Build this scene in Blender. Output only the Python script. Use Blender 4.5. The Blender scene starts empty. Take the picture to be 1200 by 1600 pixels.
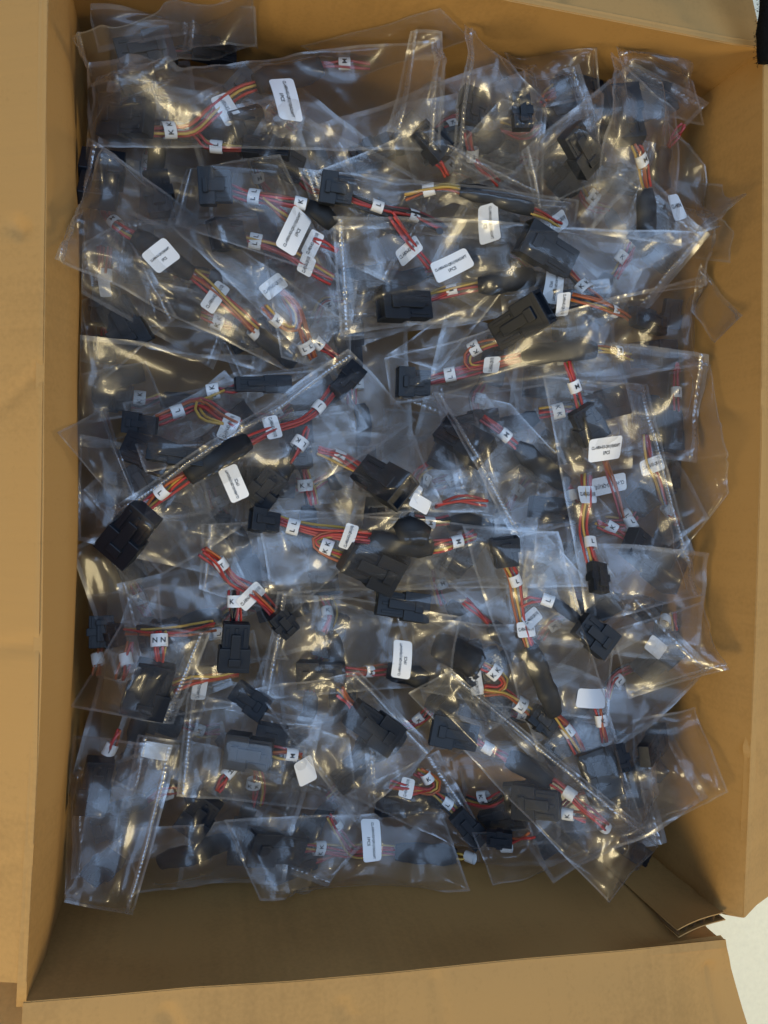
import bpy, bmesh, math, random
import numpy as np
from mathutils import Vector, Matrix

random.seed(7)
RNG = np.random.default_rng(11)
SC = bpy.context.scene
COL = SC.collection
R = math.radians

# ------------------------------------------------------------------ camera
FPX = 1250.0                                   # focal length in photo pixels (1200 x 1600)
CAM = Vector((-0.12618, -0.02232, 0.42))
ROT = Matrix(((0.97293674, -0.02747501, -0.2294324),
              (0.02782434, 0.99961136, -0.00171299),
              (0.2293903, -0.00471717, 0.97332309)))
cam = bpy.data.cameras.new('camera')
cam.sensor_fit = 'VERTICAL'
cam.sensor_height = 24.0
cam.lens = FPX / 1600.0 * 24.0
cam.clip_start, cam.clip_end = 0.01, 50
cam.dof.use_dof = False
camo = bpy.data.objects.new('camera', cam)
camo.matrix_world = Matrix.Translation(CAM) @ ROT.to_4x4()
COL.objects.link(camo)
SC.camera = camo

# ------------------------------------------------------------------ room light
world = bpy.data.worlds.new('World')
SC.world = world
world.use_nodes = True
bg = world.node_tree.nodes['Background']
bg.inputs[0].default_value = (0.58, 0.55, 0.55, 1)
bg.inputs[1].default_value = 0.20

def area(name, loc, target, size, power, color, sy=None):
    l = bpy.data.lights.new(name, 'AREA')
    l.shape = 'RECTANGLE'
    l.size, l.size_y = size, sy or size
    l.energy, l.color = power, color
    o = bpy.data.objects.new(name, l)
    o.location = loc
    o.rotation_euler = (Vector(target) - Vector(loc)).to_track_quat('-Z', 'Y').to_euler()
    COL.objects.link(o)
    return o

area('warm_lamp_southwest', (-1.05, -0.95, 0.66), (0, 0, 0), 0.44, 14, (1.0, 0.81, 0.44))
area('warm_lamp_southeast', (1.70, -0.60, 0.62), (0, 0, 0), 0.44, 14, (1.0, 0.81, 0.44))
area('added_glint_lamp', (0.42, -0.25, 1.75), (0, 0, 0), 0.10, 0.7, (1.0, 0.86, 0.55))  # extra small overhead lamp, added only to make glints on the film
area('cool_ceiling_light', (0.0, 0.35, 1.75), (0, 0.1, 0), 2.1, 30, (0.44, 0.66, 1.0), 1.7)

SC.view_settings.view_transform = 'Standard'
SC.view_settings.look = 'None'
SC.view_settings.exposure = 0.0
SC.view_settings.gamma = 1.0
cy = SC.cycles
cy.max_bounces, cy.diffuse_bounces, cy.glossy_bounces = 4, 2, 2
cy.transmission_bounces, cy.transparent_max_bounces = 2, 40
cy.caustics_reflective = cy.caustics_refractive = False
cy.sample_clamp_indirect = 4.0
cy.use_denoising = True
cy.use_adaptive_sampling = True
cy.adaptive_threshold = 0.03

# ------------------------------------------------------------------ materials
def mat(name):
    m = bpy.data.materials.new(name)
    m.use_nodes = True
    nt = m.node_tree
    return m, nt, nt.nodes, nt.links, nt.nodes['Principled BSDF']

def plain(name, col, rough=0.5, noise=0.0, scale=200.0, spec=0.5, bump=0.0):
    m, nt, N, L, p = mat(name)
    p.inputs['Base Color'].default_value = (*col, 1)
    p.inputs['Roughness'].default_value = rough
    p.inputs['Specular IOR Level'].default_value = spec
    if noise or bump:
        t = N.new('ShaderNodeTexCoord')
        n = N.new('ShaderNodeTexNoise')
        n.inputs['Scale'].default_value = scale
        n.inputs['Detail'].default_value = 4
        L.new(t.outputs['Object'], n.inputs['Vector'])
        if noise:
            r = N.new('ShaderNodeMix'); r.data_type = 'RGBA'
            r.inputs[6].default_value = (*[c * (1 - noise) for c in col], 1)
            r.inputs[7].default_value = (*[min(1, c * (1 + noise)) for c in col], 1)
            L.new(n.outputs['Fac'], r.inputs[0]); L.new(r.outputs[2], p.inputs['Base Color'])
        if bump:
            b = N.new('ShaderNodeBump'); b.inputs['Strength'].default_value = bump
            b.inputs['Distance'].default_value = 0.001
            L.new(n.outputs['Fac'], b.inputs['Height']); L.new(b.outputs[0], p.inputs['Normal'])
    return m

def film_mat(name, haze, gloss, rough, bump):
    """clear polythene: see-through, mirror-like at a slant, a trace of milkiness, fine crinkle relief"""
    m, nt, N, L, p = mat(name)
    N.remove(p)
    out = N['Material Output']
    # Schlick reflectance of a thin sheet, the same from both of its sides
    lw = N.new('ShaderNodeLayerWeight'); lw.inputs['Blend'].default_value = 0.5
    pw = N.new('ShaderNodeMath'); pw.operation = 'POWER'; pw.inputs[1].default_value = 4.0
    L.new(lw.outputs['Facing'], pw.inputs[0])
    fm = N.new('ShaderNodeMath'); fm.operation = 'MULTIPLY_ADD'; fm.use_clamp = True
    fm.inputs[1].default_value = 0.5; fm.inputs[2].default_value = gloss
    L.new(pw.outputs[0], fm.inputs[0])
    tr = N.new('ShaderNodeBsdfTransparent'); tr.inputs[0].default_value = (0.975, 0.975, 0.972, 1)
    gl = N.new('ShaderNodeBsdfGlossy'); gl.inputs['Roughness'].default_value = rough
    gl.inputs[0].default_value = (0.95, 0.96, 1, 1)
    g2 = N.new('ShaderNodeBsdfGlossy'); g2.inputs['Roughness'].default_value = 0.36
    g2.inputs[0].default_value = (0.95, 0.96, 1, 1)
    gm = N.new('ShaderNodeMixShader'); gm.inputs[0].default_value = 0.62
    L.new(gl.outputs[0], gm.inputs[1]); L.new(g2.outputs[0], gm.inputs[2])
    df = N.new('ShaderNodeBsdfDiffuse'); df.inputs[0].default_value = (0.70, 0.74, 0.80, 1)
    tl = N.new('ShaderNodeBsdfTranslucent'); tl.inputs[0].default_value = (0.70, 0.74, 0.80, 1)
    dm = N.new('ShaderNodeMixShader'); dm.inputs[0].default_value = 0.35
    L.new(df.outputs[0], dm.inputs[1]); L.new(tl.outputs[0], dm.inputs[2])
    m1 = N.new('ShaderNodeMixShader'); m1.inputs[0].default_value = haze
    L.new(tr.outputs[0], m1.inputs[1]); L.new(dm.outputs[0], m1.inputs[2])
    m2 = N.new('ShaderNodeMixShader')
    L.new(fm.outputs[0], m2.inputs[0]); L.new(m1.outputs[0], m2.inputs[1]); L.new(gm.outputs[0], m2.inputs[2])
    L.new(m2.outputs[0], out.inputs['Surface'])
    return m

M_FILM = film_mat('clear_polythene', 0.016, 0.052, 0.10, 0.0)
M_EDGE_SHEEN = film_mat('folded_edge_sheen', 0.09, 0.09, 0.14, 0.1)  # folded edge made milkier: its pale grazing sheen is put into the material
M_SEAL = film_mat('crimped_polythene', 0.12, 0.22, 0.12, 0.2)
M_BLACK = plain('black_plastic', (0.008, 0.011, 0.017), 0.5, 0.25, 60, 0.35)
M_SLEEVE = plain('black_shrink_tube', (0.007, 0.009, 0.013), 0.6, 0.3, 120, 0.35, 0.3)
M_PAPER = plain('white_label_stock', (0.80, 0.80, 0.80), 0.55, 0.03, 90)
M_INK = plain('black_label_ink', (0.02, 0.02, 0.022), 0.6)
M_HOLE_SHADE = plain('hole_shade', (0.03, 0.03, 0.035), 0.4)  # dark colour stands in for the shade inside a punched hole
WIRE = {'r': plain('red_insulation', (0.44, 0.035, 0.026), 0.4, 0.15),
        'p': plain('dull_red_insulation', (0.40, 0.06, 0.06), 0.42, 0.15),
        'o': plain('orange_insulation', (0.40, 0.10, 0.03), 0.4, 0.15),
        'y': plain('yellow_insulation', (0.55, 0.34, 0.06), 0.4, 0.1),
        'k': plain('black_insulation', (0.012, 0.012, 0.014), 0.4)}

def card_mat(name, base, across):
    m, nt, N, L, p = mat(name)
    tc = N.new('ShaderNodeTexCoord')
    n1 = N.new('ShaderNodeTexNoise'); n1.inputs['Scale'].default_value = 9; n1.inputs['Detail'].default_value = 5
    n2 = N.new('ShaderNodeTexNoise'); n2.inputs['Scale'].default_value = 420; n2.inputs['Detail'].default_value = 3
    n3 = N.new('ShaderNodeTexNoise'); n3.inputs['Scale'].default_value = 55; n3.inputs['Detail'].default_value = 4
    for n in (n1, n2, n3):
        L.new(tc.outputs['Object'], n.inputs['Vector'])
    a = N.new('ShaderNodeMath'); a.operation = 'MULTIPLY_ADD'; a.inputs[1].default_value = 0.5
    L.new(n2.outputs['Fac'], a.inputs[0]); L.new(n1.outputs['Fac'], a.inputs[2])
    a2 = N.new('ShaderNodeMath'); a2.operation = 'MULTIPLY_ADD'; a2.inputs[1].default_value = 0.10
    L.new(n3.outputs['Fac'], a2.inputs[0]); L.new(a.outputs[0], a2.inputs[2])
    cr = N.new('ShaderNodeValToRGB')
    cr.color_ramp.elements[0].position = 0.50; cr.color_ramp.elements[1].position = 1.34
    cr.color_ramp.elements[0].color = (*[c * 0.78 for c in base], 1)
    cr.color_ramp.elements[1].position = 1.34
    cr.color_ramp.elements[1].color = (*[c * 1.10 for c in base], 1)
    L.new(a2.outputs[0], cr.inputs[0]); L.new(cr.outputs[0], p.inputs['Base Color'])
    wv = N.new('ShaderNodeTexNoise'); wv.inputs['Scale'].default_value = 1.0; wv.inputs['Detail'].default_value = 2
    mp = N.new('ShaderNodeMapping'); mp.inputs['Scale'].default_value = {'x': (165, 5, 5), 'y': (5, 165, 5)}[across]
    L.new(tc.outputs['Object'], mp.inputs['Vector']); L.new(mp.outputs[0], wv.inputs['Vector'])
    sc_ = N.new('ShaderNodeMath'); sc_.operation = 'MULTIPLY_ADD'; sc_.inputs[1].default_value = 0.34
    L.new(wv.outputs['Fac'], sc_.inputs[0]); L.new(a2.outputs[0], sc_.inputs[2])
    L.new(sc_.outputs[0], cr.inputs[0])
    p.inputs['Roughness'].default_value = 0.72; p.inputs['Specular IOR Level'].default_value = 0.25
    b = N.new('ShaderNodeBump'); b.inputs['Strength'].default_value = 0.25; b.inputs['Distance'].default_value = 0.001
    hb = N.new('ShaderNodeMath'); hb.operation = 'MULTIPLY_ADD'; hb.inputs[1].default_value = 0.5
    L.new(n3.outputs['Fac'], hb.inputs[0]); L.new(wv.outputs['Fac'], hb.inputs[2])
    L.new(hb.outputs[0], b.inputs['Height']); L.new(b.outputs[0], p.inputs['Normal'])
    return m
M_CARD = card_mat('kraft_cardboard', (0.42, 0.242, 0.084), 'x')
M_CARD_Y = card_mat('kraft_cardboard_side', (0.42, 0.242, 0.084), 'y')
M_FLUTE = plain('kraft_fluting', (0.34, 0.22, 0.11), 0.8, 0.2, 300)

# ------------------------------------------------------------------ helpers
def px(x, y, z):
    """the point at height z that the photo shows at pixel x, y"""
    d = ROT @ Vector(((x - 600) / FPX, -(y - 800) / FPX, -1))
    t = (z - CAM.z) / d.z
    return CAM + d * t

def link(name, me, parent=None, off=None, mats=()):
    for m in mats:
        me.materials.append(m)
    o = bpy.data.objects.new(name, me)
    COL.objects.link(o)
    if parent is not None:
        o.parent = parent
        if off is not None:
            me.transform(Matrix.Translation(-off))
    return o

def mesh(name, verts, faces, smooth=True):
    me = bpy.data.meshes.new(name)
    me.from_pydata([tuple(map(float, v)) for v in verts], [], faces)
    if smooth:
        me.polygons.foreach_set('use_smooth', [True] * len(me.polygons))
    return me

def root(name, loc, label, cat, group=None):
    o = bpy.data.objects.new(name, None)
    o.empty_display_size = 0.01
    o.location = loc
    COL.objects.link(o)
    o['label'], o['category'] = label, cat
    if group:
        o['group'] = group
    return o

def tag(o, label, cat):
    o['label'], o['category'] = label, cat

def smooth3(a):
    p = np.pad(a, 1, mode='edge')
    return (p[:-2, 1:-1] + p[2:, 1:-1] + p[1:-1, :-2] + p[1:-1, 2:]) * 0.2 + a * 0.2

def lattice(seed):
    return np.random.default_rng(seed).uniform(-1, 1, (64, 64))

def facet(x, y, s, ang, seed, ratio=1.6):
    """crumpled-sheet relief: flat triangles between sharp creases"""
    c, sn = math.cos(ang), math.sin(ang)
    u, v = (c * x + sn * y) / (s * ratio), (-sn * x + c * y) / s
    t = lattice(seed)
    i, j = np.floor(u).astype(int), np.floor(v).astype(int)
    f, g = u - i, v - j
    q = lambda a, b: t[(i + a) % 64, (j + b) % 64]
    lo = q(0, 0) + f * (q(1, 0) - q(0, 0)) + g * (q(1, 1) - q(1, 0))
    hi = q(0, 0) + g * (q(0, 1) - q(0, 0)) + f * (q(1, 1) - q(0, 1))
    return np.where(f > g, lo, hi)

def vnoise(x, y, s, seed):
    t = lattice(seed)
    u, v = x / s, y / s
    i, j = np.floor(u).astype(int), np.floor(v).astype(int)
    f, g = u - i, v - j
    f, g = f * f * (3 - 2 * f), g * g * (3 - 2 * g)
    q = lambda a, b: t[(i + a) % 64, (j + b) % 64]
    return (q(0, 0) * (1 - f) + q(1, 0) * f) * (1 - g) + (q(0, 1) * (1 - f) + q(1, 1) * f) * g

def crumple(x, y, seed, amp=1.0):
    a = (seed * 1.37) % math.pi
    wx = x + 0.006 * vnoise(x, y, 0.03, seed + 1)
    wy = y + 0.006 * vnoise(x, y, 0.03, seed + 2)
    z = 0.0026 * facet(wx, wy, 0.030, a, seed + 3, 2.0)
    z = z + 0.0017 * facet(wx, wy, 0.012, a + 1.1, seed + 4, 2.2) * (0.4 + np.abs(vnoise(x, y, 0.04, seed + 8)) * 1.6)
    z = z + 0.0008 * (0.5 - np.abs(vnoise(wx, wy * 0.5, 0.024, seed + 5)))
    z = z + 0.0011 * facet(x, y, 0.0065, a + 2.0, seed + 7, 1.5) * np.clip(0.2 + vnoise(x, y, 0.05, seed + 9) * 2.2, 0, 1.5)
    z = z + 0.0032 * vnoise(x, y, 0.06, seed + 6)
    return z * amp

# ------------------------------------------------------------------ floor, box
HW, HH = 0.2011, 0.26734
me = mesh('floor', [(-3, -3, -0.30), (3, -3, -0.30), (3, 3, -0.30), (-3, 3, -0.30)], [(0, 1, 2, 3)], False)
floor = link('floor', me, mats=[plain('pale_floor', (0.87, 0.87, 0.72), 0.4, 0.09, 160, 0.5, 0.4)])
floor['kind'] = 'structure'

box = root('cardboard_box', (0, 0, -0.295), 'open brown corrugated cardboard box with its four flaps folded out, full of bagged cables', 'box')
BOFF = Vector((0, 0, -0.295))

def slab(name, fn, nu, nv, thick, side=1, parent=box, m=M_CARD):
    """a sheet of board: fn(u, v) is its visible face, the board's thickness lies behind it"""
    side = -side
    P = np.array([[fn(i / (nu - 1), j / (nv - 1)) for j in range(nv)] for i in range(nu)], float)
    du = np.gradient(P, axis=0); dv = np.gradient(P, axis=1)
    n = np.cross(du, dv); n /= np.linalg.norm(n, axis=2, keepdims=True) + 1e-12
    Q = P - n * thick * side
    vs = np.concatenate([P.reshape(-1, 3), Q.reshape(-1, 3)])
    k = nu * nv
    idx = lambda i, j, b: b * k + i * nv + j
    fs = []
    for i in range(nu - 1):
        for j in range(nv - 1):
            a = [idx(i, j, 0), idx(i + 1, j, 0), idx(i + 1, j + 1, 0), idx(i, j + 1, 0)]
            b = [q + k for q in a]
            fs += [a if side > 0 else a[::-1], b[::-1] if side > 0 else b]
    rim = [(i, 0) for i in range(nu)] + [(nu - 1, j) for j in range(1, nv)] + [(i, nv - 1) for i in range(nu - 2, -1, -1)] + [(0, j) for j in range(nv - 2, 0, -1)]
    base = len(vs)
    ring = np.array([P[i, j] for i, j in rim] + [Q[i, j] for i, j in rim])
    vs = np.concatenate([vs, ring])
    c = len(rim)
    for i in range(c):
        f = [base + i, base + (i + 1) % c, base + c + (i + 1) % c, base + c + i]
        fs.append(f[::-1] if side > 0 else f)
    return link(name, mesh(name, vs, fs), parent, BOFF, [m])

def poly(pts, u):
    """point at share u along a polyline of Vectors"""
    L = [0]
    for a, b in zip(pts, pts[1:]):
        L.append(L[-1] + (b - a).length)
    t = u * L[-1]
    for k in range(len(pts) - 1):
        if t <= L[k + 1] or k == len(pts) - 2:
            s = (t - L[k]) / max(1e-9, L[k + 1] - L[k])
            return pts[k].lerp(pts[k + 1], min(max(s, 0), 1))

def wob(a, b, seed, s=0.06, amp=0.002):
    return amp * float(vnoise(np.array(a + 5.0), np.array(b + 5.0), s, seed))

west = [px(82, -140, 0), px(76, 0, 0), px(71, 400, 0), px(66, 800, 0), px(60, 1200, 0), px(41, 1572, 0)]
east = [px(1192, 74, 0), px(1191, 350, 0), px(1188, 700, 0), px(1179, 1000, 0), px(1168, 1250, 0), px(1160, 1434, 0)]
south = [px(36, 1565, 0), px(160, 1555, 0), px(300, 1542, 0), px(450, 1533, 0), px(600, 1520, 0), px(800, 1499, 0), px(967, 1485, 0), px(1134, 1468, 0)]
north = [px(82, -142, 0), px(500, -60, 0), px(780, -1, 0), px(960, 34, 0), px(1067, 55, 0), px(1150, 71, 0), px(1191, 76, 0)]
DEEP = 0.29

FOLD = [px(1160, 1434, 0), px(1129, 1426, -0.006), px(1079, 1388, -0.05), Vector((HW, -HH + 0.004, -0.10)), Vector((HW, -HH + 0.004, -0.30))]
def fold(d):
    for a, b in zip(FOLD, FOLD[1:]):
        if -d >= b.z:
            return a.lerp(b, (a.z + d) / (a.z - b.z))
    return FOLD[-1]
def west_wall(u, v):
    p = poly(west, u); d = v * DEEP
    lean = 0.0115 * math.sin(math.pi * min(1, max(0, u * 1.01))) ** 0.6
    f = min(1, d / 0.030)
    g = min(1, max(0, (d - 0.030) / 0.07))
    g = g * g * (3 - 2 * g)
    x = p.x + lean * f * (1 - 0.75 * g) + wob(p.y, d, 3, 0.07, 0.0015)
    return Vector((x, p.y - (u - 0.5) * 0.016 * min(1, d / 0.03), -d))
def east_wall(u, v):
    p = poly(east, u); d = v * DEEP
    f = min(1, d / 0.13)
    x = p.x + (HW - p.x) * f - 0.003 * math.sin(math.pi * f)
    y = p.y + max(0, 0.5 - u) * 0.016 * min(1, d / 0.03)
    c = max(0, (u - 0.72) / 0.28) ** 2
    q = fold(d)
    x, y = x + (q.x - x) * c, y + (q.y - p.y) * max(0, (u - 0.72) / 0.28)
    return Vector((x + wob(y, d, 5, 0.08, 0.003) * min(1, d / 0.02) * (1 - c), y, -d))
def south_wall(u, v):
    p = poly(south, u); d = v * DEEP
    f = min(1, d / 0.12)
    e = min(1, max(0, (u - 0.78) / 0.1)); out = 0.0055 * e * math.sin(min(1, d / 0.02) * math.pi / 2)
    return Vector((p.x + (u - 0.5) * 0.016 * min(1, d / 0.03) * (1 if u < 0.5 else 0.3), p.y - out + (-HH - p.y) * f + wob(p.x, d, 7, 0.09, 0.003) * min(1, d / 0.03), -d))
def north_wall(u, v):
    p = poly(north, u); d = v * DEEP
    f = min(1, d / 0.12)
    return Vector((p.x + (u - 0.5) * 0.024 * min(1, d / 0.03), p.y + (HH - p.y) * f + wob(p.x, d, 9, 0.09, 0.003) * min(1, d / 0.03), -d))
slab('wall', west_wall, 40, 30, 0.0045, -1, box, M_CARD_Y)
slab('wall', east_wall, 40, 30, 0.0045, 1, box, M_CARD_Y)
slab('wall', south_wall, 40, 30, 0.0045, -1)
slab('wall', north_wall, 40, 30, 0.0045, 1)
slab('bottom_panel', lambda u, v: Vector(((2 * u - 1) * (HW + 0.006), (2 * v - 1) * (HH + 0.006), -0.284)), 2, 2, 0.0045)

def crease(x, y, lines):
    """shallow dents along straight scored or crushed lines (x0, y0, x1, y1, depth)"""
    z = 0.0
    for x0, y0, x1, y1, d in lines:
        L2 = (x1 - x0) ** 2 + (y1 - y0) ** 2
        t = min(1, max(0, ((x - x0) * (x1 - x0) + (y - y0) * (y1 - y0)) / L2))
        r = math.hypot(x - x0 - t * (x1 - x0), y - y0 - t * (y1 - y0))
        z -= d * max(0, 1 - r / 0.006)
    return z
def dents(spec):
    return [(*px(a, b, 0)[:2], *px(c, e, 0)[:2], f) for a, b, c, e, f in spec]
WD = dents([(-70, 668, 58, 582, .0025), (-20, 1018, 62, 1006, .0018), (20, 345, 30, 352, .003), (-30, 1380, 62, 1330, .001)])
SD = dents([(262, 1580, 300, 1640, .002), (680, 1530, 700, 1640, .0012), (1108, 1515, 1126, 1640, .003), (535, 1568, 545, 1584, .0015)])
ND = dents([(880, -10, 930, -80, .002), (1080, 20, 1110, -60, .001)])
ED = dents([(1185, 1170, 1215, 1215, .003), (1190, 620, 1240, 660, .001)])
def bend(t, ang, r=0.004):
    """out and down distance at arc length t of a score bend into a slope of ang"""
    a = min(ang, t / r)
    o, d = r * math.sin(a), r * (1 - math.cos(a))
    rest = max(0, t - r * ang)
    return o + rest * math.cos(ang), d + rest * math.sin(ang)

def flap_t(v, L):
    return L * (v * 0.1 / 0.35 if v < 0.35 else 0.1 + (v - 0.35) / 0.65 * 0.9)

def west_flap(u, v):
    p = poly(west, u * 0.978)
    o, d = bend(flap_t(v, 0.20), R(30)); o += 0.0006
    s = 0.0 - 0.20 * o * max(0, (u - 0.9) / 0.1)
    q_ = Vector((p.x - o, p.y + s, 0.0003 - d + wob(p.y, o, 11, 0.10, 0.003) * min(1, o / 0.02)))
    q_.z += crease(q_.x, q_.y, WD)
    return q_
def east_flap(u, v):
    p = poly(east, u)
    o, d = bend(flap_t(v, 0.20), R(30)); o += 0.0006
    q_ = Vector((p.x + o, p.y, 0.0003 - d + wob(p.y, o, 13, 0.10, 0.003) * min(1, o / 0.02)))
    q_.z += crease(q_.x, q_.y, ED)
    return q_
def north_flap(u, v):
    p = poly(north, u * 0.997)
    o, d = bend(flap_t(v, 0.20), R(18)); o += 0.0006
    q_ = Vector((p.x, p.y + o, 0.0003 - d + wob(p.x, o, 15, 0.10, 0.003) * min(1, o / 0.02)))
    q_.z += crease(q_.x, q_.y, ND)
    return q_
def south_flap(u, v):
    p = poly(south, u)
    o, d = bend(flap_t(v, 0.20), R(13)); d = -d; o += 0.0006
    e = max(0, (u - 0.90) / 0.10)
    q = max(0, (u - 0.945) / 0.055)
    d += 0.22 * o * e
    q_ = Vector((p.x + 0.34 * o * q - 0.05 * q * q * max(0, 0.012 - o), p.y - o, 0.0003 - d + wob(p.x, o, 17, 0.08, 0.004) * min(1, o / 0.02)))
    q_.z += crease(q_.x, q_.y, SD)
    return q_
slab('flap', west_flap, 200, 50, 0.0045, 1, box, M_CARD_Y)
slab('flap', east_flap, 160, 40, 0.0045, -1, box, M_CARD_Y)
slab('flap', north_flap, 140, 40, 0.0045, -1)
slab('flap', south_flap, 180, 50, 0.0045, 1)

# the glue tab of the joint, torn open: two liners with the fluting between them
ta, tb = px(1127, 1430, -0.006), px(1054, 1458, -0.006)
tdir = (tb - ta).normalized(); tn = Vector((tdir.y, -tdir.x, 0))
if tn.y < 0:
    tn = -tn
tl = (tb - ta).length
def tab_face(off):
    def f(u, v):
        p = fold(0.006 + 0.16 * v) + tdir * (tl * u * (1 + 0.1 * v) - 0.001) - tn * off
        return Vector((p.x, p.y, -0.006 - 0.16 * v - 0.002 * math.sin(3 * u)))
    return f
tab = slab('glue_tab', tab_face(0.0), 12, 6, 0.0006, 1)
slab('liner', tab_face(0.0045), 12, 6, 0.0006, 1, tab)
fl, ff = [], []
nf, nz = 90, 7
for i in range(nf):
    u = 0.03 + 0.96 * i / (nf - 1)
    for j in range(nz):
        p = tab_face(0.0024 + 0.0015 * math.sin(u * tl / 0.0062 * 2 * math.pi))(u, 0.004 + 0.3 * j / (nz - 1))
        fl.append(tuple(p))
        if i and j:
            a = i * nz + j
            ff.append((a - nz - 1, a - 1, a, a - nz))
flo = link('fluting', mesh('fluting', fl, ff), tab, BOFF, [M_FLUTE])

# a spare sheet of board on the floor under the near left corner
spare = [px(-60, 1640, -0.10), px(70, 1640, -0.10), px(70, 1500, -0.10), px(-60, 1500, -0.10)]
so = slab('cardboard_sheet', lambda u, v: spare[0].lerp(spare[1], u).lerp(spare[3].lerp(spare[2], u), v) - Vector((0, 0, 0.03 * v)), 6, 6, 0.005, 1, None)
so.data.transform(Matrix.Translation(-BOFF)); so.data.transform(Matrix.Translation(BOFF))
tag(so, 'loose brown cardboard sheet in shadow below the lower left box corner', 'cardboard sheet')

# black furry cord end hanging over the far right box corner
def cord():
    pts = [px(1214, -120, 0.03), px(1207, -40, 0.026), px(1203, 30, 0.02), px(1199, 66, 0.016), px(1196, 84, 0.014), px(1194, 98, 0.013)]
    rad = [0.0082, 0.0078, 0.0068, 0.0058, 0.0068, 0.0035]
    vs, fs = [], []
    C = [poly(pts, i / 23) for i in range(24)]
    for i, c in enumerate(C):
        k = i / 23 * 5; a = int(min(4, k)); r = rad[a] + (rad[a + 1] - rad[a]) * (k - a)
        d = (C[min(23, i + 1)] - C[max(0, i - 1)]).normalized()
        s = d.cross(Vector((0, 0, 1))).normalized(); t = s.cross(d)
        for j in range(20):
            w = j / 20 * 2 * math.pi
            rr = r * (1 + random.uniform(-0.06, 0.06))
            vs.append(c + s * math.cos(w) * rr + t * math.sin(w) * rr)
    for i in range(23):
        for j in range(20):
            fs.append((i * 20 + j, i * 20 + (j + 1) % 20, i * 20 + 20 + (j + 1) % 20, i * 20 + 20 + j))
    fs += [tuple(range(19, -1, -1)), tuple(23 * 20 + j for j in range(20))]
    # short pile
    for _ in range(2600):
        i = random.randrange(480); b = Vector(vs[i]); c = C[i // 20]
        d = (b - c).normalized()
        b = b + Vector((random.uniform(-1, 1), random.uniform(-1, 1), random.uniform(-1, 1))) * 0.0012
        tip = b + d * random.uniform(0.0004, 0.0014) + Vector((random.uniform(-1, 1), random.uniform(-1, 1), 0)) * 0.0005
        e = Vector((random.uniform(-1, 1), random.uniform(-1, 1), random.uniform(-1, 1))) * 0.0003
        n = len(vs); vs += [b + e, b - e, tip]; fs.append((n, n + 1, n + 2))
    o = link('black_cord', mesh('black_cord', vs, fs), mats=[plain('black_pile', (0.006, 0.006, 0.007), 0.9, spec=0.1)])
    tag(o, 'fuzzy black cord end hanging over the far right corner of the box', 'cord')
cord()

# ------------------------------------------------------------------ the heap as a height field
GX0, GY0, GS = -0.215, -0.285, 0.0025
GW, GH = int(0.43 / GS) + 1, int(0.57 / GS) + 1
gx = GX0 + GS * np.arange(GW)[:, None] + np.zeros((1, GH))
gy = GY0 + GS * np.arange(GH)[None, :] + np.zeros((GW, 1))
H = -0.140 + 0.018 * np.clip(1 - (gx / 0.2) ** 2, 0, 1) * np.clip(1 - (gy / 0.26) ** 4, 0, 1) \
    + 0.050 * np.clip((gx - 0.01) / 0.16, 0, 1) + 0.016 * np.clip((gx + 0.1) / 0.2, 0, 1) * np.clip((gy - 0.1) / 0.12, 0, 1) \
    + 0.034 * np.clip((gy - 0.18) / 0.06, 0, 1) * np.clip(1 - gx / 0.1, 0.3, 1) \
    + 0.014 * np.clip((-gx - 0.1) / 0.08, 0, 1) + 0.008 * vnoise(gx + 1, gy + 1, 0.09, 21)

def sample(A, x, y):
    u = np.clip((np.asarray(x) - GX0) / GS, 0, GW - 1.001)
    v = np.clip((np.asarray(y) - GY0) / GS, 0, GH - 1.001)
    i, j = u.astype(int), v.astype(int)
    f, g = u - i, v - j
    return (A[i, j] * (1 - f) + A[i + 1, j] * f) * (1 - g) + (A[i, j + 1] * (1 - f) + A[i + 1, j + 1] * f) * g

def on_heap(x, y, A=None, up=0.0, climb=True):
    """where the line of sight through a photo pixel meets the heap, kept inside the walls"""
    A = H if A is None else A
    z = -0.09
    for _ in range(5):
        p = px(x, y, z)
        z = 0.5 * z + 0.5 * (float(sample(A, p.x, p.y)) + up)
    p = px(x, y, z)
    lift = 0.0
    m = 0.006
    bad = max(-HW + m + 0.006 - p.x, 0)
    if bad < (0.006 if climb else 0.02):
        p.x += bad
    if abs(p.y) > HH - m and abs(p.y) - HH + m < 0.014:
        p.y = math.copysign(HH - m, p.y)
    if 0 < p.x - HW + m < 0.008:
        p.x = HW - m
    if not climb:
        p.x = min(max(p.x, -HW + 0.018), HW - 0.008); p.y = min(max(p.y, -HH + 0.008), HH - 0.008)
    for _ in range(60):
        if (-HW + m < p.x < HW - m + 1e-6 and -HH + m - 1e-6 < p.y < HH - m + 1e-6) or p.z > 0.012:
            break
        lift += 0.002
        p = px(x, y, z + lift)
    return p, lift

def inside(quad, x, y):
    m = np.ones(np.shape(x), bool)
    n = len(quad)
    s = sum(quad[i].x * quad[(i + 1) % n].y - quad[(i + 1) % n].x * quad[i].y for i in range(n))
    for i in range(n):
        a, b = quad[i], quad[(i + 1) % n]
        c = (b.x - a.x) * (y - a.y) - (b.y - a.y) * (x - a.x)
        m &= (c >= 0) if s > 0 else (c <= 0)
    return m

def tent(A, n, mask=None, floor=None):
    Z = A.copy()
    for k in range(n):
        Z = np.maximum(A, smooth3(Z))
    return Z

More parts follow.
